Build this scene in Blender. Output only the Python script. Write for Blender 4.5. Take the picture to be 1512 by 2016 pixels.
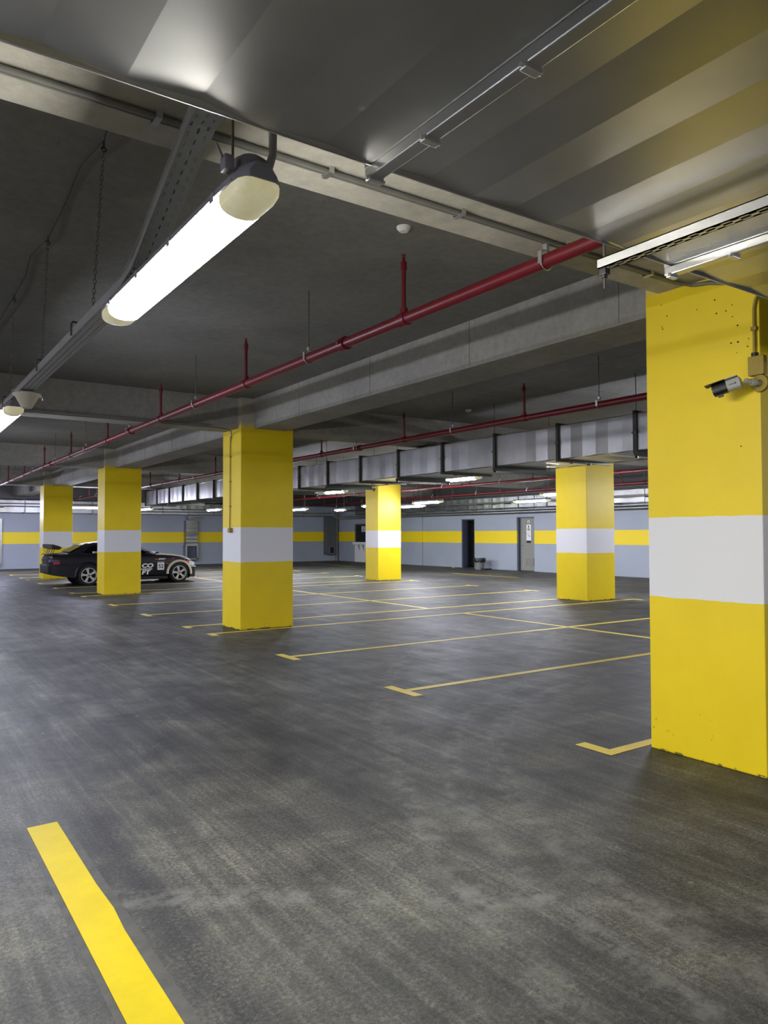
import bpy, bmesh, math, random
from mathutils import Vector, Matrix
random.seed(7)
C = bpy.context.scene
for o in list(bpy.data.objects):
    bpy.data.objects.remove(o, do_unlink=True)
COL = C.collection

# ------------------------------------------------------------------ camera
YAW, PITCH, ROLL, FPX, CAMH = 0.601921, 0.0297154, -0.00231505, 1454.48, 1.5
fwd = Vector((math.sin(YAW)*math.cos(PITCH), math.cos(YAW)*math.cos(PITCH), math.sin(PITCH)))
r0 = Vector((math.cos(YAW), -math.sin(YAW), 0)); u0 = r0.cross(fwd)
rt = r0*math.cos(ROLL) + u0*math.sin(ROLL); up = -r0*math.sin(ROLL) + u0*math.cos(ROLL)
cd = bpy.data.cameras.new('camera'); cam = bpy.data.objects.new('camera', cd); COL.objects.link(cam)
cam.matrix_world = Matrix(((rt.x, up.x, -fwd.x, 0), (rt.y, up.y, -fwd.y, 0), (rt.z, up.z, -fwd.z, CAMH), (0, 0, 0, 1)))
cd.sensor_fit = 'HORIZONTAL'; cd.sensor_width = 36; cd.lens = FPX/1512*36; cd.clip_start = 0.02; cd.clip_end = 200
C.camera = cam

# ------------------------------------------------------------------ world, exposure, lamp strength
w = bpy.data.worlds.new('world'); C.world = w; w.use_nodes = True
w.node_tree.nodes['Background'].inputs[0].default_value = (0.6, 0.62, 0.7, 1)
w.node_tree.nodes['Background'].inputs[1].default_value = 0.02
C.view_settings.view_transform = 'Standard'; C.view_settings.look = 'None'
C.view_settings.gamma = 1; C.view_settings.use_curve_mapping = False
C.view_settings.exposure = 2.6
LAMP_WARM = ((1.0, 0.98, 0.90), 30.0)
LAMP_COOL = ((0.80, 0.83, 1.0), 30.0)
LAMP_FAR = ((0.86, 0.88, 1.0), 46.0)

# ------------------------------------------------------------------ materials
def lin(c):
    return tuple(((v/255)/12.92 if v/255 <= .04045 else ((v/255+.055)/1.055)**2.4) for v in c) + (1,)
class NT:
    def __init__(s, name):
        s.m = bpy.data.materials.new(name); s.m.use_nodes = True
        s.t = s.m.node_tree; s.b = s.t.nodes['Principled BSDF']; s.o = s.t.nodes['Material Output']
    def n(s, kind, **kw):
        x = s.t.nodes.new(kind)
        for k, v in kw.items():
            if k.startswith('i_'):
                x.inputs[k[2:].replace('_', ' ')].default_value = v
            else: setattr(x, k, v)
        return x
    def l(s, a, b): s.t.links.new(a, b)
    def pos(s, scale=(1, 1, 1), rot=(0, 0, 0), obj=False):
        if obj: g = s.n('ShaderNodeTexCoord').outputs['Object']
        else: g = s.n('ShaderNodeNewGeometry').outputs['Position']
        mp = s.n('ShaderNodeMapping'); mp.inputs['Scale'].default_value = scale; mp.inputs['Rotation'].default_value = rot
        s.l(g, mp.inputs['Vector']); return mp.outputs[0]
    def noise(s, vec, scale, detail=4, rough=.55, dist=0):
        x = s.n('ShaderNodeTexNoise'); x.inputs['Scale'].default_value = scale; x.inputs['Detail'].default_value = detail
        x.inputs['Roughness'].default_value = rough; x.inputs['Distortion'].default_value = dist
        s.l(vec, x.inputs['Vector']); return x.outputs['Fac']
    def ramp(s, f, stops):
        x = s.n('ShaderNodeValToRGB'); e = x.color_ramp.elements
        while len(e) < len(stops): e.new(.5)
        for q, (p, c) in zip(e, stops):
            q.position = p; q.color = c if len(c) == 4 else tuple(c)+(1,)
        s.l(f, x.inputs[0]); return x.outputs[0]
    def mix(s, f, a, b, mode='MIX'):
        x = s.n('ShaderNodeMix', data_type='RGBA', blend_type=mode)
        for sock, v in ((x.inputs[0], f), (x.inputs[6], a), (x.inputs[7], b)):
            if isinstance(v, (int, float, tuple)): sock.default_value = v
            else: s.l(v, sock)
        return x.outputs[2]
    def math(s, op, a, b=0.0, c=None):
        x = s.n('ShaderNodeMath', operation=op)
        for i, v in enumerate((a, b) if c is None else (a, b, c)):
            if isinstance(v, (int, float)): x.inputs[i].default_value = v
            else: s.l(v, x.inputs[i])
        return x.outputs[0]
    def base(s, c):
        if isinstance(c, tuple): s.b.inputs['Base Color'].default_value = c
        else: s.l(c, s.b.inputs['Base Color'])
    def rough(s, c):
        if isinstance(c, (int, float)): s.b.inputs['Roughness'].default_value = c
        else: s.l(c, s.b.inputs['Roughness'])
    def bump(s, h, strength=.2, dist=.01):
        x = s.n('ShaderNodeBump'); x.inputs['Strength'].default_value = strength; x.inputs['Distance'].default_value = dist
        s.l(h, x.inputs['Height']); s.l(x.outputs[0], s.b.inputs['Normal'])

def g(v): return (v, v, v, 1)
def plain(name, rgb, rough=.5, metal=0., var=.12, vs=8):
    n = NT(name); c = lin(rgb)
    f = n.noise(n.pos(), vs)
    n.base(n.ramp(f, [(.3, tuple(x*(1-var) for x in c[:3])), (.7, tuple(min(1, x*(1+var)) for x in c[:3]))]))
    n.rough(rough); n.b.inputs['Metallic'].default_value = metal
    return n.m

def mat_floor():
    n = NT('worn_floor_paint')
    p = n.pos()
    big = n.noise(n.pos((1, .6, 1)), .45, 5, .6, .6)
    streak = n.noise(n.pos((2.2, .16, 1), (0, 0, math.radians(3))), 1.3, 8, .68, .5)
    fines = n.noise(n.pos((16, .5, 1), (0, 0, math.radians(-4))), 1.0, 5, .6, .8)
    cross = n.noise(n.pos((.35, 2.2, 1), (0, 0, math.radians(8))), 1.3, 7, .68, .8)
    blot = n.noise(p, 1.9, 9, .72, .5)
    fine = n.noise(p, 60, 5, .8)
    grit = n.noise(p, 300, 3, .75)
    sp_ = n.n('ShaderNodeSeparateXYZ'); n.l(n.n('ShaderNodeNewGeometry').outputs['Position'], sp_.inputs[0])
    bays = n.ramp(n.math('MULTIPLY', sp_.outputs[0], .1), [(.36, g(0)), (.46, g(1))])
    a = n.ramp(big, [(.3, (.038, .038, .039, 1)), (.7, (.088, .088, .079, 1))])
    st = n.mix(bays, n.ramp(streak, [(.36, (.66, .66, .70, 1)), (.5, g(1)), (.66, (1.4, 1.4, 1.3, 1))]), n.ramp(cross, [(.36, g(.62)), (.52, g(1)), (.66, g(1.4))]))
    col = n.mix(.7, a, st, 'MULTIPLY')
    col = n.mix(.35, col, n.ramp(fines, [(.40, g(.6)), (.52, g(1)), (.62, g(1.8))]), 'MULTIPLY')
    col = n.mix(.85, col, n.ramp(blot, [(.34, (.48, .49, .52, 1)), (.5, g(1)), (.64, (1.7, 1.68, 1.52, 1))]), 'MULTIPLY')
    col = n.mix(.8, col, n.ramp(fine, [(.38, g(.42)), (.52, g(1)), (.66, g(1.9))]), 'MULTIPLY')
    col = n.mix(.7, col, n.ramp(grit, [(.40, g(.4)), (.52, g(1)), (.62, g(2.0))]), 'MULTIPLY')
    # scattered pale scuffs
    v = n.n('ShaderNodeTexVoronoi', feature='F1'); v.inputs['Scale'].default_value = 5; n.l(n.pos((1, .55, 1)), v.inputs['Vector'])
    sc = n.math('MULTIPLY', n.ramp(v.outputs['Distance'], [(.02, g(1)), (.13, g(0))]), n.ramp(n.noise(p, 26, 5), [(.52, g(0)), (.62, g(1))]))
    col = n.mix(n.math('MULTIPLY', sc, .55), col, (.22, .22, .20, 1))
    # dark oil spots
    v2 = n.n('ShaderNodeTexVoronoi', feature='F1'); v2.inputs['Scale'].default_value = .9; n.l(n.pos((1, 1, 1)), v2.inputs['Vector'])
    sp = n.math('MULTIPLY', n.ramp(v2.outputs['Distance'], [(.05, g(1)), (.16, g(0))]), n.ramp(n.noise(p, 3.5, 4), [(.48, g(0)), (.56, g(1))]))
    col = n.mix(n.math('MULTIPLY', sp, .6), col, (.02, .02, .022, 1))
    # dark dust beside the near lane line
    dl = n.math('ABSOLUTE', n.math('SUBTRACT', sp_.outputs[0], n.math('ADD', .93, n.math('MULTIPLY', n.noise(p, 5, 4), .06))))
    df = n.math('MULTIPLY', n.ramp(dl, [(.015, g(1)), (.13, g(0))]), n.ramp(n.math('MULTIPLY', sp_.outputs[1], .1), [(.40, g(1)), (.43, g(0))]))
    col = n.mix(n.math('MULTIPLY', df, n.ramp(fine, [(.36, g(.95)), (.62, g(.35))])), col, (.012, .012, .016, 1))
    # curved tyre scrub marks
    for cx, cy, r, wd in ((6.6, 1.0, 4.15, .05), (6.6, 1.0, 4.45, .04), (-4.5, -6.0, 9.2, .06), (-4.5, -6.0, 10.6, .05), (14, -2, 12.7, .05), (9.6, 7.2, 2.3, .04), (9.3, 6.1, 1.9, .04)):
        sx = n.n('ShaderNodeSeparateXYZ'); n.l(n.n('ShaderNodeNewGeometry').outputs['Position'], sx.inputs[0])
        dx = n.math('SUBTRACT', sx.outputs[0], cx); dy = n.math('SUBTRACT', sx.outputs[1], cy)
        d = n.math('SQRT', n.math('ADD', n.math('MULTIPLY', dx, dx), n.math('MULTIPLY', dy, dy)))
        k = n.math('ABSOLUTE', n.math('SUBTRACT', d, r))
        f = n.math('MULTIPLY', n.ramp(k, [(wd, g(1)), (wd*2.2, g(0))]), n.ramp(n.noise(p, 7, 6, .7), [(.45, g(0)), (.6, g(1))]))
        col = n.mix(n.math('MULTIPLY', f, .4), col, (.17, .17, .16, 1))
    n.base(col)
    n.rough(n.math('ADD', n.math('MULTIPLY', n.noise(n.pos((1.8, .6, 1)), 2.2, 6, .65), .36), .40))
    n.b.inputs['Specular IOR Level'].default_value = .32
    n.bump(n.math('ADD', n.math('MULTIPLY', n.noise(p, 160, 3), .5), n.math('MULTIPLY', n.noise(p, 9, 4), .8)), .28, .004)
    return n.m

def mat_concrete(name, c1, c2, boards=False):
    n = NT(name); p = n.pos()
    f = n.noise(p, 1.1, 6, .6, .5)
    col = n.ramp(f, [(.3, c1), (.7, c2)])
    col = n.mix(.5, col, n.ramp(n.noise(p, 14, 6, .7), [(.35, g(.75)), (.65, g(1.2))]), 'MULTIPLY')
    v = n.n('ShaderNodeTexVoronoi', feature='F1'); v.inputs['Scale'].default_value = 4; n.l(p, v.inputs['Vector'])
    col = n.mix(n.math('MULTIPLY', n.ramp(v.outputs['Distance'], [(.02, g(1)), (.05, g(0))]), .6), col, (.03, .03, .028, 1))
    if boards:
        br = n.n('ShaderNodeTexBrick'); br.inputs['Scale'].default_value = 1; br.inputs['Mortar Size'].default_value = .008
        br.inputs['Brick Width'].default_value = 2.45; br.inputs['Row Height'].default_value = 1.25; br.inputs['Color1'].default_value = g(1); br.inputs['Color2'].default_value = g(.9); br.inputs['Mortar'].default_value = g(.35)
        n.l(n.pos((1, 1, 1), (0, 0, math.pi/2)), br.inputs['Vector'])
        sx = n.n('ShaderNodeSeparateXYZ'); n.l(n.n('ShaderNodeNewGeometry').outputs['Position'], sx.inputs[0])
        wob = n.math('MULTIPLY', n.ramp(n.noise(p, 2.2, 4), [(.42, g(0)), (.58, g(1))]), n.math('GREATER_THAN', sx.outputs[0], 5.3))
        col = n.mix(wob, col, n.mix(1.0, col, br.outputs['Color'], 'MULTIPLY'))
    n.base(col); n.rough(.8); n.bump(n.noise(p, 30, 6, .7), .25, .006)
    return n.m

YEL = lin((237, 208, 8)); WHT = lin((222, 222, 224)); CONC = (.36, .345, .31, 1)
def mat_pillar():
    n = NT('yellow_pillar_paint'); p = n.pos()
    sx = n.n('ShaderNodeSeparateXYZ'); n.l(n.n('ShaderNodeNewGeometry').outputs['Position'], sx.inputs[0])
    z = n.math('ADD', sx.outputs[2], n.math('MULTIPLY', n.math('SUBTRACT', n.noise(p, 6, 3), .5), .018))
    y = n.ramp(n.noise(p, 2.5, 5), [(.3, tuple(v*.93 for v in YEL[:3])), (.7, YEL)])
    band = n.math('MULTIPLY', n.math('GREATER_THAN', z, 1.06), n.math('LESS_THAN', z, 1.61))
    col = n.mix(band, y, WHT)
    # bare concrete with overspray above the beam soffit
    zt = n.math('ADD', sx.outputs[2], n.math('MULTIPLY', n.math('SUBTRACT', n.noise(p, 9, 4), .5), .12))
    topf = n.math('MULTIPLY', n.math('SUBTRACT', zt, 3.17), 9.0); topf = n.n('ShaderNodeClamp').outputs[0] if False else n.math('MINIMUM', n.math('MAXIMUM', topf, 0), .92)
    col = n.mix(topf, col, CONC)
    # chips near the foot and specks
    v = n.n('ShaderNodeTexVoronoi', feature='F1'); v.inputs['Scale'].default_value = 34; n.l(n.pos((1, 1, .6)), v.inputs['Vector'])
    low = n.ramp(sx.outputs[2], [(.0, g(1)), (.55, g(0))])
    ch = n.math('MULTIPLY', n.math('MULTIPLY', n.ramp(v.outputs['Distance'], [(.10, g(1)), (.2, g(0))]), n.ramp(n.noise(p, 4.5, 4), [(.56, g(0)), (.62, g(1))])), low)
    foot = n.math('MULTIPLY', n.math('LESS_THAN', sx.outputs[2], .016), n.ramp(n.noise(p, 9, 3), [(.52, g(0)), (.56, g(1))]))
    col = n.mix(n.math('MAXIMUM', ch, n.math('MULTIPLY', foot, .8)), col, (.06, .05, .03, 1))
    n.base(col); n.rough(.5); n.bump(n.noise(p, 28, 5, .6), .12, .004)
    return n.m

def mat_wall():
    n = NT('grey_wall_paint_with_yellow_stripe'); p = n.pos()
    sx = n.n('ShaderNodeSeparateXYZ'); n.l(n.n('ShaderNodeNewGeometry').outputs['Position'], sx.inputs[0])
    z = sx.outputs[2]
    band = n.math('MULTIPLY', n.math('GREATER_THAN', z, 1.10), n.math('LESS_THAN', z, 1.62))
    base = n.ramp(n.noise(p, .8, 4), [(.3, lin((150, 157, 168))), (.7, lin((159, 166, 176)))])
    c = n.mix(band, base, YEL)
    c = n.mix(n.math('GREATER_THAN', z, 3.02), c, (.06, .058, .055, 1))  # bare concrete above the ducts, its unlit darkness painted into the colour
    n.base(c); n.rough(.55); n.bump(n.noise(p, 20, 4), .08, .004)
    return n.m

def mat_galv(name, lo, hi, r=.3, seamdir=None):
    n = NT(name); p = n.pos()
    sp = n.noise(p, 1.6, 3)
    col = n.mix(sp, g(lo-(hi-lo)*.8), g(hi+(hi-lo)*.8))
    n.base(n.mix(1.0, col, (1, 1, .99, 1), 'MULTIPLY')); n.b.inputs['Metallic'].default_value = .92
    n.rough(r)
    return n.m

def mat_emit(name, col, s):
    n = NT(name); n.base((.8, .8, .8, 1)); n.b.inputs['Emission Color'].default_value = tuple(col)+(1,); n.b.inputs['Emission Strength'].default_value = s
    return n.m

def mat_line(name='yellow_line_paint', c1=(174, 155, 4), c2=(192, 172, 6)):
    n = NT(name); p = n.pos()
    c = n.ramp(n.noise(p, 3, 6, .7), [(.3, lin(c1)), (.7, lin(c2))])
    c = n.mix(n.ramp(n.noise(p, 45, 5, .75), [(.60, g(0)), (.68, g(.7))]), c, lin((190, 165, 70)))
    n.b.inputs['Specular IOR Level'].default_value = .16; n.base(c); n.rough(.5); n.bump(n.noise(p, 40, 4), .25, .003)
    return n.m

def mat_perf():
    n = NT('perforated_galvanised_tray')
    # long slots (dark gaps) punched in rows: pattern follows the tray itself
    br = n.n('ShaderNodeTexBrick', offset=.5); br.inputs['Scale'].default_value = 1
    br.inputs['Brick Width'].default_value = .046; br.inputs['Row Height'].default_value = .033; br.inputs['Mortar Size'].default_value = .0125
    br.inputs['Color1'].default_value = g(1); br.inputs['Color2'].default_value = g(1); br.inputs['Mortar'].default_value = g(0)
    n.l(n.pos((1, 1, 1), (0, 0, math.pi/2)), br.inputs['Vector'])
    nrm = n.n('ShaderNodeSeparateXYZ'); n.l(n.n('ShaderNodeNewGeometry').outputs['Normal'], nrm.inputs[0])
    flat = n.math('GREATER_THAN', n.math('ABSOLUTE', nrm.outputs[2]), .5)
    hole = n.math('MULTIPLY', n.math('GREATER_THAN', br.outputs['Color'], .5), flat)
    n.base(lin((178, 180, 184))); n.b.inputs['Metallic'].default_value = .3; n.rough(.45)
    n.l(n.math('SUBTRACT', 1.0, hole), n.b.inputs['Alpha'])
    return n.m

M = dict(
    floor=mat_floor(), slab=mat_concrete('concrete_slab', (.18, .176, .165, 1), (.24, .234, .21, 1), True),
    beam=mat_concrete('concrete_beam_surface', (.25, .24, .215, 1), (.35, .335, .295, 1)),
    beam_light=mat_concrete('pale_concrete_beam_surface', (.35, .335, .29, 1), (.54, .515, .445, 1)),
    pillar=mat_pillar(), wall=mat_wall(), duct=mat_galv('galvanised_duct_sheet', .40, .56, .31), duct_b=mat_galv('galvanised_duct_sheet_bright', .24, .36, .34),
    flange=mat_galv('galvanised_flange', .12, .2, .42), zinc=mat_galv('bright_zinc', .55, .72, .34), rod=plain('dull_steel_rod', (96, 94, 88), .5, .7),
    conduit=plain('grey_conduit', (120, 119, 114), .5, .1), red=plain('red_pipe_paint', (98, 16, 26), .38), line=mat_line(), bayline=mat_line('pale_yellow_line_paint', (214, 188, 66), (230, 210, 104)),
    perf=mat_perf(), plastic=plain('grey_lamp_plastic', (120, 118, 128), .5), clearend=None, black=plain('black_plastic', (14, 14, 17), .4),
    white=plain('white_paint', (226, 226, 224), .45, var=.04), dark=plain('dark_void', (26, 27, 28), .8), roomwall=plain('dim_room_paint', (120, 124, 122), .8), doorgrey=plain('grey_door_paint', (132, 132, 124), .5, var=.04),
    ypaint=plain('yellow_painted_metal', (226, 190, 22), .45, var=.05), yconduit=plain('yellow_overpainted_conduit', (150, 128, 34), .5),
    darkbar=plain('dark_steel_bar', (58, 60, 54), .6), darkgrey=plain('dark_grey_sheet', (84, 88, 92), .5), brownwall=plain('dark_jamb_paint', (74, 80, 96), .6), chrome=plain('chrome', (200, 200, 200), .2, 1.0, .05), cable=plain('black_cable', (30, 30, 32), .6),
    lampwarm=mat_emit('warm_tube_glow', *LAMP_WARM), lampcool=mat_emit('cool_tube_glow', *LAMP_COOL),
    lampfar=mat_emit('far_tube_glow', *LAMP_FAR),
    lampfarblue=mat_emit('far_bluish_tube_glow', (0.72, 0.75, 1.0), 62.0),
    lampgreen=mat_emit('greenish_tube_glow', (.82, 1.0, .62), 26.0),
)
def mat_clear():
    n = NT('yellowed_clear_plastic'); p = n.pos()
    n.base(n.ramp(n.noise(p, 12, 4), [(.35, lin((226, 214, 140))), (.65, lin((234, 230, 206)))])); n.rough(.2)
    n.b.inputs['Transmission Weight'].default_value = .0; n.b.inputs['Emission Color'].default_value = (.9, .84, .55, 1); n.b.inputs['Emission Strength'].default_value = .045; n.b.inputs['IOR'].default_value = 1.3
    return n.m
M['clearend'] = mat_clear()

# ------------------------------------------------------------------ mesh helpers
class MB:
    def __init__(s): s.b = bmesh.new()
    def box(s, x0, x1, y0, y1, z0, z1, bev=0):
        r = bmesh.ops.create_cube(s.b, size=1)['verts']
        for v in r: v.co = Vector((x0+(v.co.x+.5)*(x1-x0), y0+(v.co.y+.5)*(y1-y0), z0+(v.co.z+.5)*(z1-z0)))
        if bev: bmesh.ops.bevel(s.b, geom=list({e for v in r for e in v.link_edges}), offset=bev, segments=2, affect='EDGES', profile=.6)
        return s
    def cyl(s, a, b, r, r2=None, n=12, caps=True):
        a, b = Vector(a), Vector(b); d = b-a; L = d.length
        q = d.to_track_quat('Z', 'Y').to_matrix().to_4x4()
        m = Matrix.Translation((a+b)/2) @ q
        bmesh.ops.create_cone(s.b, cap_ends=caps, segments=n, radius1=r, radius2=r if r2 is None else r2, depth=L, matrix=m)
        return s
    def tube(s, pts, r, n=10):
        pts = [Vector(p) for p in pts]; rings = []
        ref = Vector((0, 0, 1)) if abs((pts[1]-pts[0]).normalized().z) < .9 else Vector((1, 0, 0))
        for i, p in enumerate(pts):
            d = (pts[min(i+1, len(pts)-1)]-pts[max(i-1, 0)]).normalized()
            a = d.cross(ref).normalized(); bb = d.cross(a).normalized(); ref = -a.cross(d) if False else ref
            if abs(d.dot(ref)) > .95: a = d.cross(Vector((1, 0, 0))).normalized(); bb = d.cross(a).normalized()
            rings.append([s.b.verts.new(p+a*math.cos(t)*r+bb*math.sin(t)*r) for t in [2*math.pi*k/n for k in range(n)]])
        for q0, q1 in zip(rings, rings[1:]):
            # choose best offset to avoid twisting
            best = min(range(n), key=lambda o: sum((q0[k].co-q1[(k+o) % n].co).length for k in range(0, n, 2)))
            q1[:] = q1[best:]+q1[:best]
            for k in range(n): s.b.faces.new((q0[k], q0[(k+1) % n], q1[(k+1) % n], q1[k]))
        s.b.faces.new(rings[0][::-1]); s.b.faces.new(rings[-1])
        return s
    def lathe(s, prof, c=(0, 0, 0), axis='Z', n=32):
        rings = []
        for r, z in prof:
            ring = []
            for k in range(n):
                t = 2*math.pi*k/n; p = (r*math.cos(t), r*math.sin(t), z)
                if axis == 'Y': p = (p[0], z, p[1])
                if axis == 'X': p = (z, p[0], p[1])
                ring.append(s.b.verts.new(Vector(c)+Vector(p)))
            rings.append(ring)
        for a, b in zip(rings, rings[1:]):
            for k in range(n): s.b.faces.new((a[k], a[(k+1) % n], b[(k+1) % n], b[k]))
        return s
    def prism(s, pts, d):
        """closed outline (3D points) extruded by vector d"""
        a = [s.b.verts.new(Vector(p)) for p in pts]; b = [s.b.verts.new(Vector(p)+Vector(d)) for p in pts]
        s.b.faces.new(a[::-1]); s.b.faces.new(b); n = len(a)
        for k in range(n): s.b.faces.new((a[k], a[(k+1) % n], b[(k+1) % n], b[k]))
        return s
    def loft(s, rings, caps=True, closed=True):
        R = [[s.b.verts.new(Vector(p)) for p in r] for r in rings]; n = len(R[0])
        for a, b in zip(R, R[1:]):
            for k in range(n if closed else n-1): s.b.faces.new((a[k], a[(k+1) % n], b[(k+1) % n], b[k]))
        if caps: s.b.faces.new(R[0][::-1]); s.b.faces.new(R[-1])
        return s
    def torus(s, c, R, r, axis, n=8, m=4, sx=1.0):
        rings = []
        for i in range(n):
            t = 2*math.pi*i/n; ring = []
            for j in range(m):
                q = 2*math.pi*j/m; rr = R+r*math.cos(q)
                p = Vector((rr*math.cos(t), r*math.sin(q), rr*math.sin(t)*sx))
                if axis == 'X': p = Vector((p.y, p.x, p.z))
                if axis == 'Z': p = Vector((p.x, p.z, p.y))
                ring.append(s.b.verts.new(Vector(c)+p))
            rings.append(ring)
        for i in range(n):
            a, b = rings[i], rings[(i+1) % n]
            for j in range(m): s.b.faces.new((a[j], a[(j+1) % m], b[(j+1) % m], b[j]))
        return s
    def mesh(s, name, mat, smooth=False):
        bmesh.ops.recalc_face_normals(s.b, faces=s.b.faces[:])
        me = bpy.data.meshes.new(name); s.b.to_mesh(me); s.b.free(); me.materials.append(mat)
        if smooth:
            me.polygons.foreach_set('use_smooth', [True]*len(me.polygons))
            me.set_sharp_from_angle(angle=math.radians(38))
        return me
    def build(s, name, mat, parent=None, smooth=False):
        o = bpy.data.objects.new(name, s.mesh(name, mat, smooth)); COL.objects.link(o)
        if parent:
            o.parent = parent
            o.matrix_parent_inverse = Matrix.Identity(4)
        return o
def tag(o, label, cat, group=None):
    o['label'] = label; o['category'] = cat
    if group: o['group'] = group
    return o
def empty(name, loc, label, cat, group=None, rot=0):
    o = bpy.data.objects.new(name, None); COL.objects.link(o); o.location = loc; o.rotation_euler[2] = rot
    return tag(o, label, cat, group)
def struct(mb, name, mat, parent=None, smooth=False):
    o = mb.build(name, mat, parent, smooth); 
    if not parent: o['kind'] = 'structure'
    return o
def copy_tree(o, parent=None):
    c = o.copy(); COL.objects.link(c); c.parent = parent
    for ch in list(o.children): copy_tree(ch, c)
    return c
def text_mesh(name, body, size, mat, parent, loc, rot, depth=.002, shear=0, bold=0.0):
    cu = bpy.data.curves.new(name, 'FONT'); cu.body = body; cu.size = size; cu.extrude = depth; cu.shear = shear; cu.offset = bold
    cu.align_x = 'CENTER'; cu.align_y = 'CENTER'
    t = bpy.data.objects.new('tmp', cu); COL.objects.link(t)
    dg = bpy.context.evaluated_depsgraph_get(); me = bpy.data.meshes.new_from_object(t.evaluated_get(dg))
    bpy.data.objects.remove(t, do_unlink=True)
    me.materials.clear(); me.materials.append(mat)
    o = bpy.data.objects.new(name, me); COL.objects.link(o); o.parent = parent; o.location = loc; o.rotation_euler = rot
    return o

# ------------------------------------------------------------------ structure
X0, X1, Y0, Y1, ZC, ZB = -8.0, 21.5, -9.0, 36.0, 3.66, 3.18
struct(MB().box(X0, X1+3, Y0, Y1+.2, -.12, 0), 'floor', M['floor'])
struct(MB().box(X0, X1+3, Y0, Y1+.2, ZC, ZC+.2), 'ceiling', M['slab'])
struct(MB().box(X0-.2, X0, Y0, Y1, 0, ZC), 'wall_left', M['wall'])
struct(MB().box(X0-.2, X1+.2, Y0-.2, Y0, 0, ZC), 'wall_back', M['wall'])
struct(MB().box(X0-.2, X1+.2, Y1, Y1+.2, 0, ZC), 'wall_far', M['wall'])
# right wall with two door openings and the booth opening
D1 = (24.33, 25.20, 2.15); D2 = (20.78, 21.75, 2.17); BO = (33.0, 34.1, 2.05)
wr = MB(); ys = [Y0, D2[0], D2[1], D1[0], D1[1], BO[0], BO[1], Y1]
for a, b in ((0, 1), (2, 3), (4, 5), (6, 7)): wr.box(X1, X1+.25, ys[a], ys[b], 0, ZC)
for d in (D1, D2, BO): wr.box(X1, X1+.25, d[0], d[1], d[2], ZC)
struct(wr, 'wall_right', M['wall'])
for (a, b) in ((28.0, 28.9),): struct(MB().box(X1-.06, X1+.001, a, b, 0, 3.0), 'trim_1', M['wall'])
struct(MB().box(X1-.05, X1+.001, 9.5, 20.55, 0, 3.0), 'trim_2', M['wall'])
# open doorway: dark recess behind
d1 = struct(MB().box(X1+.25, X1+.35, D1[1]-.02, D1[1]+.06, 0, 2.15).box(X1+.02, X1+.25, D1[1]-.06, D1[1]-.0, 0, 2.12).box(X1+.02, X1+.25, D1[0], D1[0]+.05, 0, 2.12).box(X1+.02, X1+.25, D1[0], D1[1], 2.1, 2.15), 'door_1', M['brownwall'])
MB().box(X1+1.6, X1+1.65, D1[0]-1.2, D1[1]+1.2, 0, 2.7).build('room_wall', M['roomwall'], d1)
MB().box(X1+.26, X1+1.6, D1[0]-1.25, D1[0]-1.2, 0, 2.7).box(X1+.26, X1+1.6, D1[1]+1.2, D1[1]+1.25, 0, 2.7).build('side_wall', M['roomwall'], d1)
# closed grey door
d2 = struct(MB().box(X1+.17, X1+.21, D2[0]+.03, D2[1]-.03, .01, 2.13), 'door_2', M['doorgrey'])
MB().box(X1+.06, X1+.25, D2[0], D2[0]+.04, 0, 2.17).box(X1+.06, X1+.25, D2[1]-.04, D2[1], 0, 2.17).box(X1+.06, X1+.25, D2[0], D2[1], 2.13, 2.17).build('door_frame', M['brownwall'], d2)
MB().cyl((X1+.17, D2[1]-.14, 1.02), (X1+.12, D2[1]-.14, 1.02), .012).box(X1+.108, X1+.122, D2[1]-.27, D2[1]-.12, 1.01, 1.03, .003).build('door_handle', M['chrome'], d2)
gr = MB()
for k in range(7): gr.box(X1+.155, X1+.17, D2[0]+.2, D2[0]+.58, .25+k*.032, .268+k*.032)
gr.box(X1+.15, X1+.172, D2[0]+.17, D2[0]+.61, .475, .5).box(X1+.15, X1+.172, D2[0]+.17, D2[0]+.61, .21, .235).box(X1+.15, X1+.172, D2[0]+.17, D2[0]+.195, .21, .5).box(X1+.15, X1+.172, D2[0]+.585, D2[0]+.61, .21, .5)
gr.build('vent_grille', M['doorgrey'], d2)
sg = MB().box(X1+.155, X1+.17, D2[0]+.33, D2[0]+.58, 1.22, 1.86).build('door_sign', M['white'], d2)
ln = MB().box(X1+.15, X1+.156, D2[0]+.345, D2[0]+.565, 1.13, 1.22).box(X1+.15, X1+.156, D2[0]+.43, D2[0]+.48, 1.74, 1.82)
for z, a, b in ((1.70, .40, .52), (1.67, .38, .54), (1.64, .38, .53), (1.61, .42, .50), (1.50, .44, .53), (1.42, .40, .50), (1.38, .38, .46)): ln.box(X1+.15, X1+.156, D2[0]+a, D2[0]+b, z, z+.016)
ln.build('sign_lettering', M['dark'], sg)
MB().cyl((X1+.155, D2[0]+.455, 1.97), (X1+.17, D2[0]+.455, 1.97), .085, n=28).build('round_sign', M['white'], d2)
pg = MB().torus((X1+.152, D2[0]+.455, 1.97), .075, .006, 'X', 28, 4).cyl((X1+.15, D2[0]+.455, 1.995), (X1+.156, D2[0]+.455, 1.995), .016).prism([(X1+.15, D2[0]+.425, 1.925), (X1+.15, D2[0]+.485, 1.925), (X1+.15, D2[0]+.468, 1.975), (X1+.15, D2[0]+.442, 1.975)], (.005, 0, 0))
pg.build('pictogram', M['dark'], d2)
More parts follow.
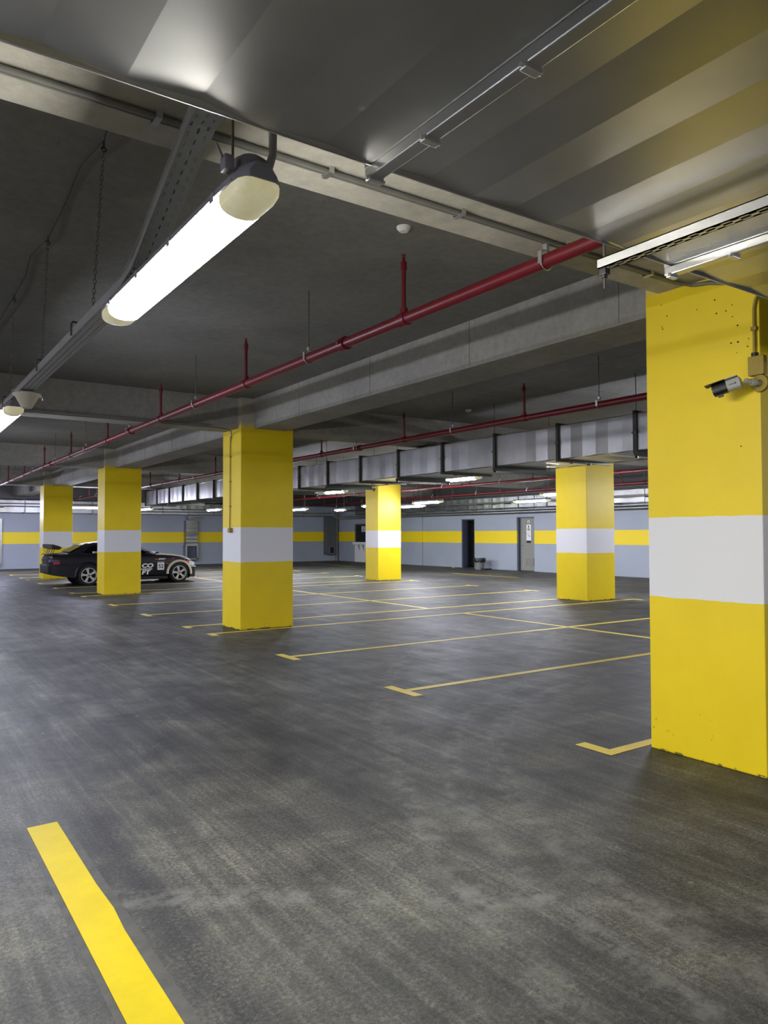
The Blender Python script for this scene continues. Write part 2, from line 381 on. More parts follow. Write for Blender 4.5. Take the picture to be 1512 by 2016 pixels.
# beams
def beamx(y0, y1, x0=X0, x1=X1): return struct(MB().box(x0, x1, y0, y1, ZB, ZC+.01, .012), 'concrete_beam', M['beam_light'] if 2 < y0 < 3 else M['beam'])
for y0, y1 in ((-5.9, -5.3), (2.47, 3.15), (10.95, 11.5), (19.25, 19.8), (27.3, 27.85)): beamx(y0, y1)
# beams running along the aisle carry panel joints
def beamy(x0, x1):
    mb = MB().box(x0, x1, Y0, Y1, ZB+.004, ZC+.012, .012)
    y = Y0
    while y < Y1:
        mb.box(x0-.006, x0+.01, y, y+.014, ZB+.02, ZC); y += 1.83
    return struct(mb, 'concrete_beam', M['beam'])
for x0, x1 in ((-3.6, -3.0), (4.93, 5.5), (13.35, 13.95)): beamy(x0, x1)

# ------------------------------------------------------------------ pillars
PIL = [
 (4.50, 5.42, 2.43, 3.25, 'nearest thick yellow pillar with white band carrying the security camera'),
 (4.71, 5.63, 10.83, 11.56, 'yellow pillar with white band and a thin painted conduit ending in a small box'),
 (4.69, 5.60, 19.15, 19.86, 'yellow pillar with white band standing right in front of the black car'),
 (4.67, 5.60, 27.2, 27.9, 'yellow pillar with white band standing behind the rear wing of the car'),
 (13.34, 14.25, 19.76, 20.5, 'slim yellow pillar with lilac-lit white band near the white booth counter'),
 (13.03, 13.98, 11.0, 11.9, 'yellow pillar with white band whose top meets the galvanised duct, near the grey door'),
]
pil = []
for x0, x1, y0, y1, lb in PIL:
    o = MB().box(x0, x1, y0, y1, 0, ZC, .01).build('pillar', M['pillar'])
    pil.append(tag(o, lb, 'pillar', 'yellow pillars with white bands'))
# anchor holes in the nearest pillar's face
hm = MB()
for y, z, r in [(2.722, 3.025, 5), (2.604, 2.962, 3), (2.646, 2.934, 4), (2.712, 2.934, 5), (2.603, 2.886, 3), (2.57, 2.822, 5), (2.468, 2.803, 4), (2.468, 2.753, 5), (2.499, 2.721, 3), (2.569, 2.716, 6), (2.615, 2.718, 5), (2.507, 2.674, 4), (2.578, 2.649, 2), (3.12, 3.094, 3), (3.077, 3.008, 4), (3.111, 2.923, 4), (2.85, 2.993, 3), (3.115, 2.94, 3), (2.56, 2.05, 4)]:
    hm.cyl((4.4985, y, z), (4.502, y, z), r*.0009+.001, n=8)
hm.build('anchor_holes', M['dark'], pil[0])['kind'] = 'stuff'

# ------------------------------------------------------------------ floor markings
def line(mb, x0, x1, y0, y1, h=.003): mb.box(x0, x1, y0, y1, .0005, h)
def tline(y, label, lh=(-.25, .25), rh=(-.25, .25), x0=4.17, x1=14.25):
    mb = MB(); line(mb, x0-.02, x1, y-.045, y+.045)
    o = mb.build('parking_line', M['bayline']); tag(o, label, 'floor marking', 'painted bay lines')
    MB().box(x0-.055, x0+.045, y+lh[0], y+lh[1], .0006, .0034).build('line_end', M['bayline'], o)
    MB().box(x1-.05, x1+.05, y+rh[0], y+rh[1], .0006, .0034).build('line_end', M['bayline'], o)
tline(3.335, 'yellow bay line bending into an L beside the nearest pillar foot', (-.05, .26))
tline(5.75, 'yellow bay line with a T-shaped end, nearest full T on the floor')
tline(8.14, 'second T-ended bay line from the viewer, pale where the light hits it')
tline(10.70, 'bay line running along the foot of the conduit pillar', (-.24, .04), (-.24, .04))
tline(11.76, 'bay line meeting the back of the conduit pillar foot', (-.2, .06), (-.2, .06))
tline(13.9, 'first T-ended bay line behind the conduit pillar', (-.24, .24))
tline(16.25, 'second T-ended bay line behind the conduit pillar', (-.24, .24))
tline(19.02, 'bay line along the front foot of the pillar before the car', (-.24, .04))
tline(20.08, 'bay line along the back foot of the pillar before the car', (-.04, .24))
tline(22.35, 'bay line on the near side of the black car', (-.2, .2))
tline(24.72, 'bay line on the far side of the black car', (-.2, .2))
tline(27.07, 'bay line just in front of the farthest left pillar', (-.24, .04))
tline(28.2, 'bay line just behind the farthest left pillar', (-.04, .24))
tline(30.6, 'last bay line before the far wall', (-.2, .2), x1=9.6)
for y0, y1, lb in ((3.47, 10.66, 'centre line between bay rows behind the nearest pillar'), (11.81, 18.97, 'centre line between bay rows behind the conduit pillar'), (20.13, 27.02, 'centre line between bay rows beside the nose of the car')):
    mb = MB(); line(mb, 9.12, 9.21, y0, y1, .0025); tag(mb.build('centre_line', M['bayline']), lb, 'floor marking', 'centre lines between bays')
mb = MB()
mb.prism([(.655, 4.182, .0005), (.8, 4.185, .0005), (.80, 3.35, .0005), (.808, 3.1, .0005), (.798, 2.9, .0005), (.803, .9, .0005), (.654, .9, .0005)], (0, 0, .003))
tag(mb.build('lane_line', M['line']), 'broad bright yellow lane line in the lower left corner', 'floor marking', 'yellow lane dashes')
mb = MB(); line(mb, 18.32, 18.44, 29.4, 33.6); tag(mb.build('lane_line', M['line']), 'yellow lane dash near the white booth counter', 'floor marking', 'yellow lane dashes')
mb = MB(); line(mb, 18.0, 18.12, 18.2, 21.7); tag(mb.build('lane_line', M['line']), 'yellow lane dash on the floor between the bin and the T lines', 'floor marking', 'yellow lane dashes')
mb = MB(); line(mb, 3.0, 7.5, 33.0, 33.12); tag(mb.build('edge_line', M['line']), 'yellow edge line along the far left wall', 'floor marking')
ll = [o for o in bpy.data.objects if o.name == 'lane_line'][0]
bd = MB().prism([(.63, 4.205, 0), (.835, 4.215, 0), (.84, 3.4, 0), (.846, 2.9, 0), (.845, .9, 0), (.628, .9, 0)], (0, 0, .0008)).build('smooth_border', plain('smoothed_floor_patch', (60, 60, 57), .6, var=.3, vs=14), ll)
# ------------------------------------------------------------------ ducts
def ribbed(axis, a0, a1, step, amp, across0, across1, zb, zt, name, mat, parent):
    """sheet metal box; its faces are cross-broken in strips"""
    mb = MB(); rings = []; k = 0; a = a0
    while a <= a1+1e-6:
        s = amp if k % 2 else 0
        s += amp*.5*random.random()
        m_ = .014; q = zt-zb
        sec = [(across0, zb), (across0+m_, zb+s), (across1-m_, zb+s), (across1, zb), (across1-s, zb+.014), (across1-s, zt-.014), (across1, zt), (across1-m_, zt-s), (across0+m_, zt-s), (across0, zt), (across0+s, zt-.014), (across0+s, zb+.014)]
        if axis == 'X': rings.append([(a, y, z) for y, z in sec])
        else: rings.append([(x, a, z) for x, z in sec])
        a += step; k += 1
    mb.loft(rings); return mb.build(name, mat, parent)
NDB, NDT, NY0, NY1 = 2.62, 3.0, .42, 1.842
nd = empty('air_duct', (2, 1.1, NDB), 'wide galvanised air duct crossing low overhead at the top of the picture', 'duct')
def loc(parent, o): o.matrix_parent_inverse = Matrix.Translation(-Vector(parent.location)); return o
fx = [-4.79+1.508*k for k in range(12)]   # flange stations
for a, b in zip(fx, fx[1:]):
    loc(nd, ribbed('X', a, b+.0001, 1.508/8, .009, NY0, NY1, NDB, NDT, 'duct_panel', M['duct'], nd))
def frame_x(x, y0, y1, z0, z1, t=.034, w=.045):
    mb = MB()
    mb.box(x-w/2, x+w/2, y0-t, y1+t, z0-t, z0+.002, .004).box(x-w/2, x+w/2, y0-t, y1+t, z1-.002, z1+t, .004)
    mb.box(x-w/2, x+w/2, y0-t, y0, z0, z1).box(x-w/2, x+w/2, y1, y1+t, z0, z1)
    return mb
for x in fx[1:-1]:
    fl = loc(nd, frame_x(x, NY0, NY1, NDB, NDT).build('flange', M['duct'], nd))
    for y in (NY1+.012, 1.58, 1.2, .8):
        cl = MB().box(x-.027, x+.027, y-.011, y+.011, NDB-.046, NDB-.028, .003).cyl((x-.034, y, NDB-.036), (x+.036, y, NDB-.036), .006, n=8)
        o = cl.build('flange_clamp', M['zinc'], fl); o.matrix_parent_inverse = Matrix.Translation(-Vector(nd.location)) if False else Matrix.Identity(4)
# bright folded lower edge of the duct
loc(nd, MB().box(fx[0], fx[-1], NY1-.002, NY1+.002, NDB-.003, NDB+.004).build('folded_edge', M['zinc'], nd))
def slotted(mb_list, x0, x1, y0, y1, z0, z1, parent, mat):
    o = MB().box(x0, x0+.004, y0, y1, z0, z1).box(x1-.004, x1, y0, y1, z0, z1).box(x0, x1, y0, y1, z1-.004, z1)
    y = y0+.03
    o.box(x0, x0+.012, y0, y1, z0, z0+.004).box(x1-.012, x1, y0, y1, z0, z0+.004)
    while y < y1-.02:
        o.box(x0, x1, y, y+.028, z0, z0+.004); y += .062
    return o.build('support_channel', mat, parent)
for xs, lb in ((-3.0, 'slotted zinc channel under the near duct, left of the frame'), (2.345, 'slotted zinc channel under the near duct with threaded rod at its end'), (5.3, 'slotted zinc channel under the near duct, right of the frame')):
    hs = empty('duct_hanger', (xs, 1.1, NDB-.045), lb, 'duct hanger')
    loc(hs, slotted(None, xs-.02, xs+.02, .3, NY1+.055, NDB-.08, NDB-.04, hs, M['zinc']))
    for ye in (NY1+.036, NY0-.07):
        loc(hs, MB().cyl((xs, ye, NDB-.16), (xs, ye, ZC), .0055, n=8).build('threaded_rod', M['rod'], hs))
        loc(hs, MB().box(xs-.014, xs+.014, ye-.016, ye+.016, NDB-.105, NDB-.08, .002).cyl((xs, ye, NDB-.117), (xs, ye, NDB-.105), .012, n=6).build('nut', M['black'], hs))

# long duct above the bays
LX0, LX1, LB, LT = 8.49, 9.65, 2.62, 3.136
ld = empty('air_duct', (9, 15, LB), 'long galvanised air duct hung above the bays, running from the right to the far left', 'duct')
fy = [2.155+1.385*k for k in range(20)]
for a, b in zip(fy, fy[1:]):
    loc(ld, ribbed('Y', a, b+.0001, 1.385/6, .013, LX0, LX1, LB, LT, 'duct_panel', M['duct'], ld))
for i, y in enumerate(fy):
    t, wd = .034, .045
    mb = MB().box(LX0-t, LX1+t, y-wd/2, y+wd/2, LB-t, LB+.002).box(LX0-t, LX1+t, y-wd/2, y+wd/2, LT-.002, LT+t).box(LX0-t, LX0, y-wd/2, y+wd/2, LB, LT).box(LX1, LX1+t, y-wd/2, y+wd/2, LB, LT)
    f = loc(ld, mb.build('flange', M['darkbar'], ld))
    cl = MB()
    for z in (LB+.25,): cl.box(LX0-t-.012, LX0-t+.01, y-.034, y+.034, z-.014, z+.014, .003)
    for x in (LX0+.3, LX0+.7): cl.box(x-.014, x+.014, y-.034, y+.034, LB-t-.014, LB-t+.006, .003)
    cl.build('flange_clamp', M['rod'], f)
HL = ['hanger rods under the long duct just right of the nearest pillar edge', 'hanger rods on the long duct beside the nearest pillar', 'hanger rods on the long duct right of the pillar that meets it',
    'hanger rods on the long duct left of the pillar that meets it', 'hanger rods on the long duct above the slim pillar', 'hanger rods on the long duct right of the conduit pillar', 'hanger rods on the long duct hidden behind the conduit pillar', 'hanger rods on the long duct left of the conduit pillar', 'hanger rods at the far left end of the long duct']
for i, k in enumerate(range(1, 19, 2)):
    y = fy[k]-.06
    hs = empty('duct_hanger', (9.07, y, LB-.06), HL[i], 'duct hanger', 'hangers of the long duct')
    loc(hs, MB().box(LX0-.1, LX1+.1, y-.018, y+.018, LB-.075, LB-.035).build('support_bar', M['darkbar'], hs))
    for x in (LX0-.07, LX1+.07):
        loc(hs, MB().cyl((x, y, LB-.11), (x, y, ZC), .006, n=6).build('threaded_rod', M['rod'], hs))
        loc(hs, MB().cyl((x, y, LB-.105), (x, y, LB-.078), .022, n=6).build('nut', M['black'], hs))

# wall ducts
def wall_duct(name, label, axis, a0, a1, c0, c1, z0, z1, step, lx, ly):
    e = empty(name, (lx, ly, z0), label, 'duct')
    a = a0
    while a < a1-.1:
        b = min(a+step, a1)
        loc(e, ribbed(axis, a, b, (b-a)/6-.00001, .006, c0, c1, z0, z1, 'duct_panel', M['duct_b'], e))
        q = b
        if axis == 'Y': loc(e, MB().box(c0-.025, c1, q-.02, q+.02, z0-.025, z1+.025).build('flange', M['flange'], e))
        else: loc(e, MB().box(q-.02, q+.02, c0-.025, c1, z0-.025, z1+.025).build('flange', M['flange'], e))
        a = b
    a = a0+.5
    while a < a1:
        rr_ = (c0-.04, a) if axis == 'Y' else (a, c0-.04)
        loc(e, MB().cyl((rr_[0], rr_[1], z0-.06), (rr_[0], rr_[1], ZC), .006, n=6).build('hanger_rod', M['rod'], e))
        a += 3.0
    return e
wall_duct('air_duct', 'bright galvanised duct running high along the right wall above the doors', 'Y', 10.5, 33.0, 20.85, 21.4, 2.53, 2.98, 1.5, 21, 20)
wall_duct('air_duct', 'bright galvanised duct high on the far wall behind the left pillars', 'X', 2.5, 9.5, 35.2, 35.85, 2.46, 3.0, 1.4, 6, 35.5)
wall_duct('air_duct', 'galvanised duct high on the far wall above the nose of the car', 'X', 10.1, 15.6, 35.2, 35.8, 2.72, 3.0, 1.2, 12, 35.5)
# ladder tray and conduits along right wall
lt = empty('cable_ladder', (20.35, 20, 2.72), 'cable ladder hung in front of the duct on the right wall', 'cable tray')
for x in (20.2, 20.5): loc(lt, MB().box(x, x+.02, 10.5, 33.6, 2.70, 2.76).build('side_rail', M['rod'], lt))
for k in range(14):
    y = 11.5+k*1.6
    loc(lt, MB().cyl((20.19, y, 2.36), (20.19, y, ZC), .012, n=6).build('hanger_rod', M['rod'], lt))
    loc(lt, MB().box(20.17, 20.54, y-.02, y+.02, 2.66, 2.70).build('cross_bar', M['rod'], lt))
for z, x, lb in ((3.03, 20.1, 'upper steel pipe above the cable ladder on the right wall'), (2.44, 20.5, 'upper of the two silver pipes below the right wall duct'), (2.35, 20.6, 'lower of the two silver pipes below the right wall duct')):
    tag(MB().cyl((x, 10.5, z), (x, 34.6, z), .026, n=10).build('wall_pipe', M['zinc'] if z < 3 else M['rod'], None, True), lb, 'pipe', 'pipes along the right wall')
for z, y, lb in ((2.84, 35.0, 'dark upper pipe in front of the far left duct'), (2.72, 35.05, 'dark lower pipe in front of the far left duct')):
    tag(MB().cyl((1.5, y, z), (9.3, y, z), .022, n=10).build('wall_pipe', M['rod'], None, True), lb, 'pipe', 'pipes along the far wall')
ft = empty('cable_tray', (12, 34.9, 2.46), 'two-tier silver cable tray hung along the far wall behind the car nose', 'cable tray')
for z in (2.60, 2.46):
    loc(ft, MB().prism([(9.3, 34.7, z), (9.3, 35.02, z), (9.3, 35.02, z+.06), (9.3, 35.017, z+.06), (9.3, 35.017, z+.004), (9.3, 34.703, z+.004), (9.3, 34.703, z+.06), (9.3, 34.7, z+.06)], (11.1, 0, 0)).build('tray_channel', M['duct_b'], ft))
for k in range(9):
    loc(ft, MB().cyl((9.9+k*1.25, 34.66, 2.41), (9.9+k*1.25, 34.66, ZC), .01, n=6).build('hanger_rod', M['rod'], ft))
# vertical riser duct behind the car nose
vd = empty('riser_duct', (12.92, 35.9, .3), 'silver vertical duct on the far wall behind the car nose', 'duct')
rg = []
for k in range(15):
    z = .95+k*.088; s = .008 if k % 2 else 0
    rg.append([(12.63+s, 35.66+s, z), (13.21-s, 35.66+s, z), (13.21-s, 36, z), (12.63+s, 36, z)])
loc(vd, MB().loft(rg).build('duct_body', M['duct_b'], vd))
loc(vd, MB().box(12.6, 13.24, 35.63, 35.72, .92, 1.0).box(12.6, 12.68, 35.64, 36, .26, .95).box(13.16, 13.24, 35.64, 36, .26, .95).box(12.6, 13.24, 35.64, 36, .24, .32).build('grille_frame', M['duct_b'], vd))
gl = MB()
for k in range(9): gl.box(12.68, 12.95, 35.72, 35.75, .36+k*.06, .385+k*.06)
gl.box(12.68, 13.16, 35.78, 35.8, .3, .95); loc(vd, gl.build('grille', M['brownwall'], vd))
loc(vd, MB().box(12.56, 13.25, 35.6, 35.7, 1.50, 1.53).build('strap', M['rod'], vd))
tag(MB().box(12.74, 13.36, 35.62, 36, 2.24, 2.30, .01).box(12.74, 13.36, 35.62, 36, 2.33, 2.40, .01).build('duct_stub', M['duct_b']), 'short silver duct piece high on the far wall above the riser duct', 'duct')
tag(MB().box(3.75, 4.47, 35.65, 35.99, .25, 2.2, .01).build('riser_duct', M['duct_b']), 'pale vertical duct at the left edge of the far wall', 'duct')
cd_ = empty('riser_duct', (20.9, 35.9, .2), 'dark vertical duct in the far right corner beside a standing pipe', 'duct')
loc(cd_, MB().box(20.62, 21.2, 35.6, 36, .36, 2.44, .012).build('duct_body', M['darkgrey'], cd_))
loc(cd_, MB().box(20.76, 20.8, 35.57, 35.6, .4, .8).box(21.05, 21.09, 35.57, 35.6, .4, .8).box(20.76, 21.09, 35.57, 35.6, .4, .44).box(20.76, 21.09, 35.57, 35.6, .78, .82).build('grille_frame', M['conduit'], cd_))
loc(cd_, MB().box(20.8, 21.05, 35.585, 35.6, .44, .78).build('grille', M['dark'], cd_))
loc(cd_, MB().box(20.58, 21.24, 35.56, 35.62, 1.47, 1.5).build('strap', M['rod'], cd_))
tag(MB().cyl((21.33, 35.75, 0), (21.33, 35.75, ZB), .07, n=16).build('stand_pipe', M['conduit'], None, True), 'grey standing pipe in the far right corner', 'pipe')

# booth
bt = empty('booth_counter', (21.5, 33.6, 0), 'white booth counter with dark window above, on the right wall near the corner', 'counter')
loc(bt, MB().box(21.42, 21.62, 33.04, 34.0, 0, .93).build('counter_front', M['white'], bt))
loc(bt, MB().box(21.30, 21.66, 33.02, 34.04, .93, 1.07, .01).build('counter_top', M['white'], bt))
loc(bt, MB().prism([(21.42, 33.06, .93), (21.31, 33.06, .93), (21.42, 33.06, .6)], (0, .03, 0)).prism([(21.42, 33.5, .93), (21.31, 33.5, .93), (21.42, 33.5, .6)], (0, .03, 0)).build('bracket', M['doorgrey'], bt))
loc(bt, MB().box(21.56, 21.6, 33.05, 34.05, 1.07, 2.05).build('dark_window', M['dark'], bt))
loc(bt, MB().box(21.5, 21.6, 33.0, 33.06, 1.07, 2.05).box(21.5, 21.6, 34.04, 34.1, 1.07, 2.05).box(21.5, 21.6, 33, 34.1, 1.99, 2.05).build('window_frame', M['brownwall'], bt))
nb = loc(bt, MB().box(21.545, 21.56, 33.15, 33.5, 1.62, 1.92).build('notice', M['white'], bt))
nt_ = MB()
for z, a, b in ((1.86, 33.2, 33.32), (1.86, 33.36, 33.46), (1.80, 33.2, 33.3), (1.75, 33.22, 33.44), (1.69, 33.2, 33.28), (1.69, 33.34, 33.45), (1.65, 33.24, 33.4)): nt_.box(21.54, 21.546, a, b, z, z+.03)
nt_.build('notice_lettering', M['dark'], nb)

# bin
bn = empty('trash_bin', (20.95, 23.4, 0), 'grey trash bin lined with a black bag, against the right wall between the doors', 'bin')
MB().lathe([(0, .0), (.18, .0), (.225, .42), (.23, .45), (.21, .45), (.17, .03), (0, .03)], n=28).build('bin_body', M['conduit'], bn, True)
rb = []
mbb = MB(); prof = [(.20, .40), (.21, .47), (.245, .475), (.255, .43), (.258, .36), (.25, .31)]
rr = []
for r, z in prof:
    rr.append([((r+.012*math.sin(5*t+z*9))*math.cos(t), (r+.012*math.sin(5*t+z*9))*math.sin(t), z+(.018*math.sin(7*t) if z < .37 else .015*math.sin(4*t))) for t in [2*math.pi*k/40 for k in range(40)]])
mbb.loft(rr, caps=False); mbb.build('bag', M['black'], bn, True)
tag(MB().box(20.8, 21.2, 22.92, 23.16, 0, .05, .015).build('black_pad', M['black']), 'flat black pad lying on the floor beside the trash bin', 'pad')
tag(MB().lathe([(0, .0), (.05, .005), (.06, .03), (.03, .055), (0, .06)], (20.9, 25.05, 0)).build('floor_lump', M['ypaint'], None, True), 'small yellow lump on the floor by the open doorway', 'debris')

# ------------------------------------------------------------------ sprinkler pipes
def sprinkler(x, z, y0, y1, risers, hangers, joints, label, vis=True):
    e = empty('sprinkler_pipe', (x, y0, z), label, 'pipe', 'red sprinkler pipes')
    loc(e, MB().cyl((x, y0, z), (x, y1, z), .042, n=18).build('pipe', M['red'], e, True))
    for y in risers:
        r = loc(e, MB().cyl((x, y, z), (x, y, z+.40), .017, n=10).cyl((x, y, z+.03), (x, y, z+.08), .03, n=12).cyl((x, y, z+.36), (x, y, z+.42), .024, n=8).cyl((x, y-.045, z), (x, y+.045, z), .05, n=16).build('riser', M['red'], e, True))
        MB().cyl((x, y, z+.42), (x, y, z+.455), .012, n=8).cyl((x, y, z+.47), (x, y, z+.474), .02, n=12).cyl((x-.012, y, z+.44), (x-.006, y, z+.47), .003, n=5).cyl((x+.012, y, z+.44), (x+.006, y, z+.47), .003, n=5).build('sprinkler_head', M['red'], r)
    for y in hangers:
        top = ZB if any(abs(y-c) < .36 for c in (2.8, 11.2, 19.5, 27.6)) else ZC
        h = loc(e, MB().cyl((x, y, z+.1), (x, y, top), .005, n=6).build('hanger_rod', M['rod'], e))
        MB().torus((x, y, z+.008), .05, .0045, 'Y', 20, 4, 1.15).box(x-.012, x+.012, y-.016, y+.016, z+.06, z+.1, .003).box(x-.052, x-.047, y-.014, y+.014, z-.02, z+.05).box(x+.047, x+.052, y-.014, y+.014, z-.02, z+.05).build('hanger_ring', M['zinc'], h)
    for y in joints:
        loc(e, MB().cyl((x, y-.035, z), (x, y+.035, z), .056, n=18).box(x-.075, x+.075, y-.02, y+.02, z-.014, z+.014, .004).build('coupling', M['red'], e, True))
R_ = lambda a, n, d: [a+d*k for k in range(n)]
sprinkler(3.14, 3.06, -6, 35.1, R_(4.31, 12, 2.79), R_(2.925, 12, 2.82), R_(5.14, 5, 6.15), 'red sprinkler pipe nearest the viewer, passing above the near duct')
sprinkler(7.2, 3.06, -6, 35.1, R_(7.125, 10, 2.76), R_(5.87, 11, 2.76), R_(5.1, 5, 6.15), 'red sprinkler pipe just in front of the long duct')
sprinkler(11.3, 3.06, 6, 35.1, R_(8.1, 9, 2.76), R_(6.8, 10, 2.76), R_(11.1, 4, 6.15), 'red sprinkler pipe hidden behind the long duct')
sprinkler(15.6, 3.06, 6, 35.1, R_(9.6, 9, 2.76), R_(8.2, 9, 2.76), R_(12.1, 4, 6.15), 'red sprinkler pipe seen below the long duct, nearer of the two there')
sprinkler(19.4, 3.06, 6, 35.1, R_(12.2, 8, 2.76), R_(10.8, 8, 2.76), R_(14.1, 3, 6.15), 'red sprinkler pipe closest to the right wall')

# ------------------------------------------------------------------ perforated tray over the aisle
TX0, TX1 = .93, 1.03
path = [(-8.5, 3.04), (2.45, 3.04), (2.62, 3.025), (3.35, 2.70), (3.55, 2.665), (3.75, 2.66), (34.5, 2.66)]
tr = empty('cable_tray', (.98, 4, 2.66), 'perforated cable tray dipping from above the duct and carrying the bright lamp', 'cable tray')
b = MB()
for (ya, za), (yb, zb) in zip(path, path[1:]):
    b.prism([(TX0, ya, za), (TX1, ya, za), (TX1, yb, zb), (TX0, yb, zb)], (0, 0, .0015))
loc(tr, b.build('tray_base', M['perf'], tr))
b = MB()
for (ya, za), (yb, zb) in zip(path, path[1:]):
    for x in (TX0, TX1): b.prism([(x-.0015, ya, za), (x-.0015, yb, zb), (x-.0015, yb, zb+.04), (x-.0015, ya, za+.04)], (.003, 0, 0))
    b.prism([(TX0-.008, ya, za+.038), (TX0-.008, yb, zb+.038), (TX0-.008, yb, zb+.042), (TX0-.008, ya, za+.042)], (.012, 0, 0))
loc(tr, b.build('tray_sides', M['zinc'], tr))
b = MB().tube([(.97, -8, 3.056), (.97, 2.5, 3.056), (.97, 2.66, 3.05), (.97, 3.4, 2.725), (.97, 3.8, 2.676), (.97, 30, 2.676)], .012, 8).tube([(1.0, -8, 3.055), (1.0, 2.5, 3.055), (1.0, 2.66, 3.048), (1.0, 3.4, 2.722), (1.0, 3.8, 2.674), (1.0, 30, 2.674)], .01, 8)
loc(tr, b.build('cables', M['cable'], tr, True))
for y in (4.55, 5.68, 7.4):
    loc(tr, MB().tube([(TX0-.012, y, 2.66), (TX0-.012, y, 2.73), (TX0+.0, y+.01, 2.745), (TX0+.045, y+.02, 2.745)], .006, 6).build('tray_hook', M['rod'], tr))

def chain(x, y, ztop, x2, y2, zbot, label):
    e = empty('hanging_chain', (x, y, zbot), label, 'chain', 'chains holding the cable tray')
    mb = MB(); n = int((ztop-zbot)/.026)
    for k in range(n):
        t = (k+.5)/n
        p = (x2+(x-x2)*t, y2+(y-y2)*t, zbot+(ztop-zbot)*t)
        mb.torus(p, .0078, .0018, 'X' if k % 2 else 'Y', 8, 4, 1.75)
    o = loc(e, mb.build('links', M['rod'], e))
    loc(e, MB().cyl((x, y, ztop-.01), (x, y, ZC), .006, n=6).torus((x, y, ztop-.012), .014, .004, 'Y', 12, 5).build('ceiling_hook', M['rod'], e))
chain(.995, 4.15, 3.62, .945, 4.15, 2.70, 'longest looking steel chain from the ceiling to the tray, nearest the lamp')
chain(.99, 5.72, 3.62, .955, 5.72, 2.70, 'middle steel chain hanging from the ceiling to the tray')
chain(.99, 7.30, 3.62, .96, 7.3, 2.70, 'steel chain at the left edge of the picture')
chain(.99, 8.9, 3.62, .96, 8.9, 2.70, 'steel chain farther along the tray, left of the frame')
tag(MB().tube([(.93, 3.3, 3.655), (.96, 3.9, 3.652), (.985, 4.1, 3.64), (.95, 4.5, 3.652), (.98, 5.1, 3.655), (.99, 5.7, 3.645), (.95, 6.2, 3.652), (.99, 6.7, 3.65), (.99, 7.3, 3.645), (.98, 9, 3.65)], .004, 6).build('ceiling_wire', M['cable']), 'thin dark wire running along the ceiling past the chain hooks', 'wire')

# ------------------------------------------------------------------ fluorescent lamps
def half_section(cx, w, ztop, depth, n=14):
    return [(cx+w/2*math.cos(math.pi*k/n), ztop-depth*abs(math.sin(math.pi*k/n))**.55) for k in range(n+1)]
def make_lamp(glow, label, L=1.66, W=.145, group='fluorescent lamps'):
    e = empty('fluorescent_lamp', (0, 0, 0), label, 'lamp', group)   # origin: centre, rim height
    def sect(y, s=1.0, d=.06): return [(x*s, y, z*s) for x, z in half_section(0, W, 0, d)]
    c = .17
    MB().loft([sect(-L/2+c), sect(L/2-c)], caps=False, closed=False).build('glowing_cover', glow, e, True)
    for sg in (-1, 1): MB().prism(sect(sg*(L/2-c), .99, .058), (0, sg*.004, 0)).build('end_plate', M['plastic'], e)
    for sg in (-1, 1):
        rings = [sect(sg*(L/2-c)), sect(sg*(L/2-.07)), sect(sg*(L/2-.03), .93, .056), sect(sg*(L/2-.008), .74, .045), sect(sg*(L/2), .5, .02)]
        MB().loft(rings).build('clear_end', M['clearend'], e, True)
    hs = MB()
    def hsec(y, s=1.0): return [(W/2*s+.004, y, 0.002), (W/2*s+.004, y, .02), (W/2*s-.02, y, .052), (-W/2*s+.02, y, .052), (-W/2*s-.004, y, .02), (-W/2*s-.004, y, .002)]
    hs.loft([hsec(-L/2, .55), hsec(-L/2+.035, .92), hsec(-L/2+.08), hsec(L/2-.08), hsec(L/2-.035, .92), hsec(L/2, .55)])
    hs.build('housing', M['plastic'], e, True)
    for sg in (-1, 1): MB().box(sg*(W/2+.003)-.003, sg*(W/2+.003)+.003, -L/2+.06, L/2-.06, .001, .008, .001).build('rim', M['plastic'], e)
    for k in (-.62, -.2, .2, .62):
        for s in (-1, 1): MB().box(s*(W/2+.004)-.004, s*(W/2+.004)+.004, k-.016, k+.016, -.012, .02, .002).build('clip', M['plastic'], e)
    return e
lampA = make_lamp(M['lampwarm'], 'large lit fluorescent lamp with grey housing, brightest and nearest, under the tray')
lampA.location = (.93, 2.81, 2.55)
loc_id = Matrix.Identity(4)
# mount, plug and conduit of the near lamp
mt = MB().lathe([(0, .052), (.055, .052), (.055, .085), (.035, .10), (0, .10)], (0, -.74, 0)).box(-.10, -.07, -.78, -.74, .03, .075, .004).tube([(-.10, -.76, .07), (-.115, -.75, .11)], .004, 6)
mt.build('cable_gland', M['plastic'], lampA, True)
MB().tube([(.03, -.79, .04), (.035, -.82, .09), (.02, -.85, .16), (.018, -.87, .26), (.018, -.87, .60)], .0125, 10).build('feed_conduit', M['conduit'], lampA, True)
MB().cyl((-.07, -.765, .05), (-.07, -.765, ZC-2.55), .004, n=6).build('hanger_wire', M['rod'], lampA)
lampC = make_lamp(M['lampcool'], 'bluish lit fluorescent lamp cut by the left edge of the picture', 1.6)
lampC.location = (.925, 7.47, 2.55)
def place(src, x, y, z, label, rot=0, rod=True):
    c = copy_tree(src); c.location = (x, y, z); c.rotation_euler[2] = rot; c['label'] = label
    return c
base = make_lamp(M['lampfar'], 'lit fluorescent lamp left of the small green-white light, beyond the conduit pillar', 1.57, .10)
for s in (-.5, .5): MB().cyl((0, s, .05), (0, s, ZC-2.52), .004, n=6).build('hanger_wire', M['rod'], base)
base.location = (14.15, 26.7, 2.52)
warm = make_lamp(M['lampfar'], 'lit fluorescent lamp below the long duct, just right of the conduit pillar', 1.3, .10)
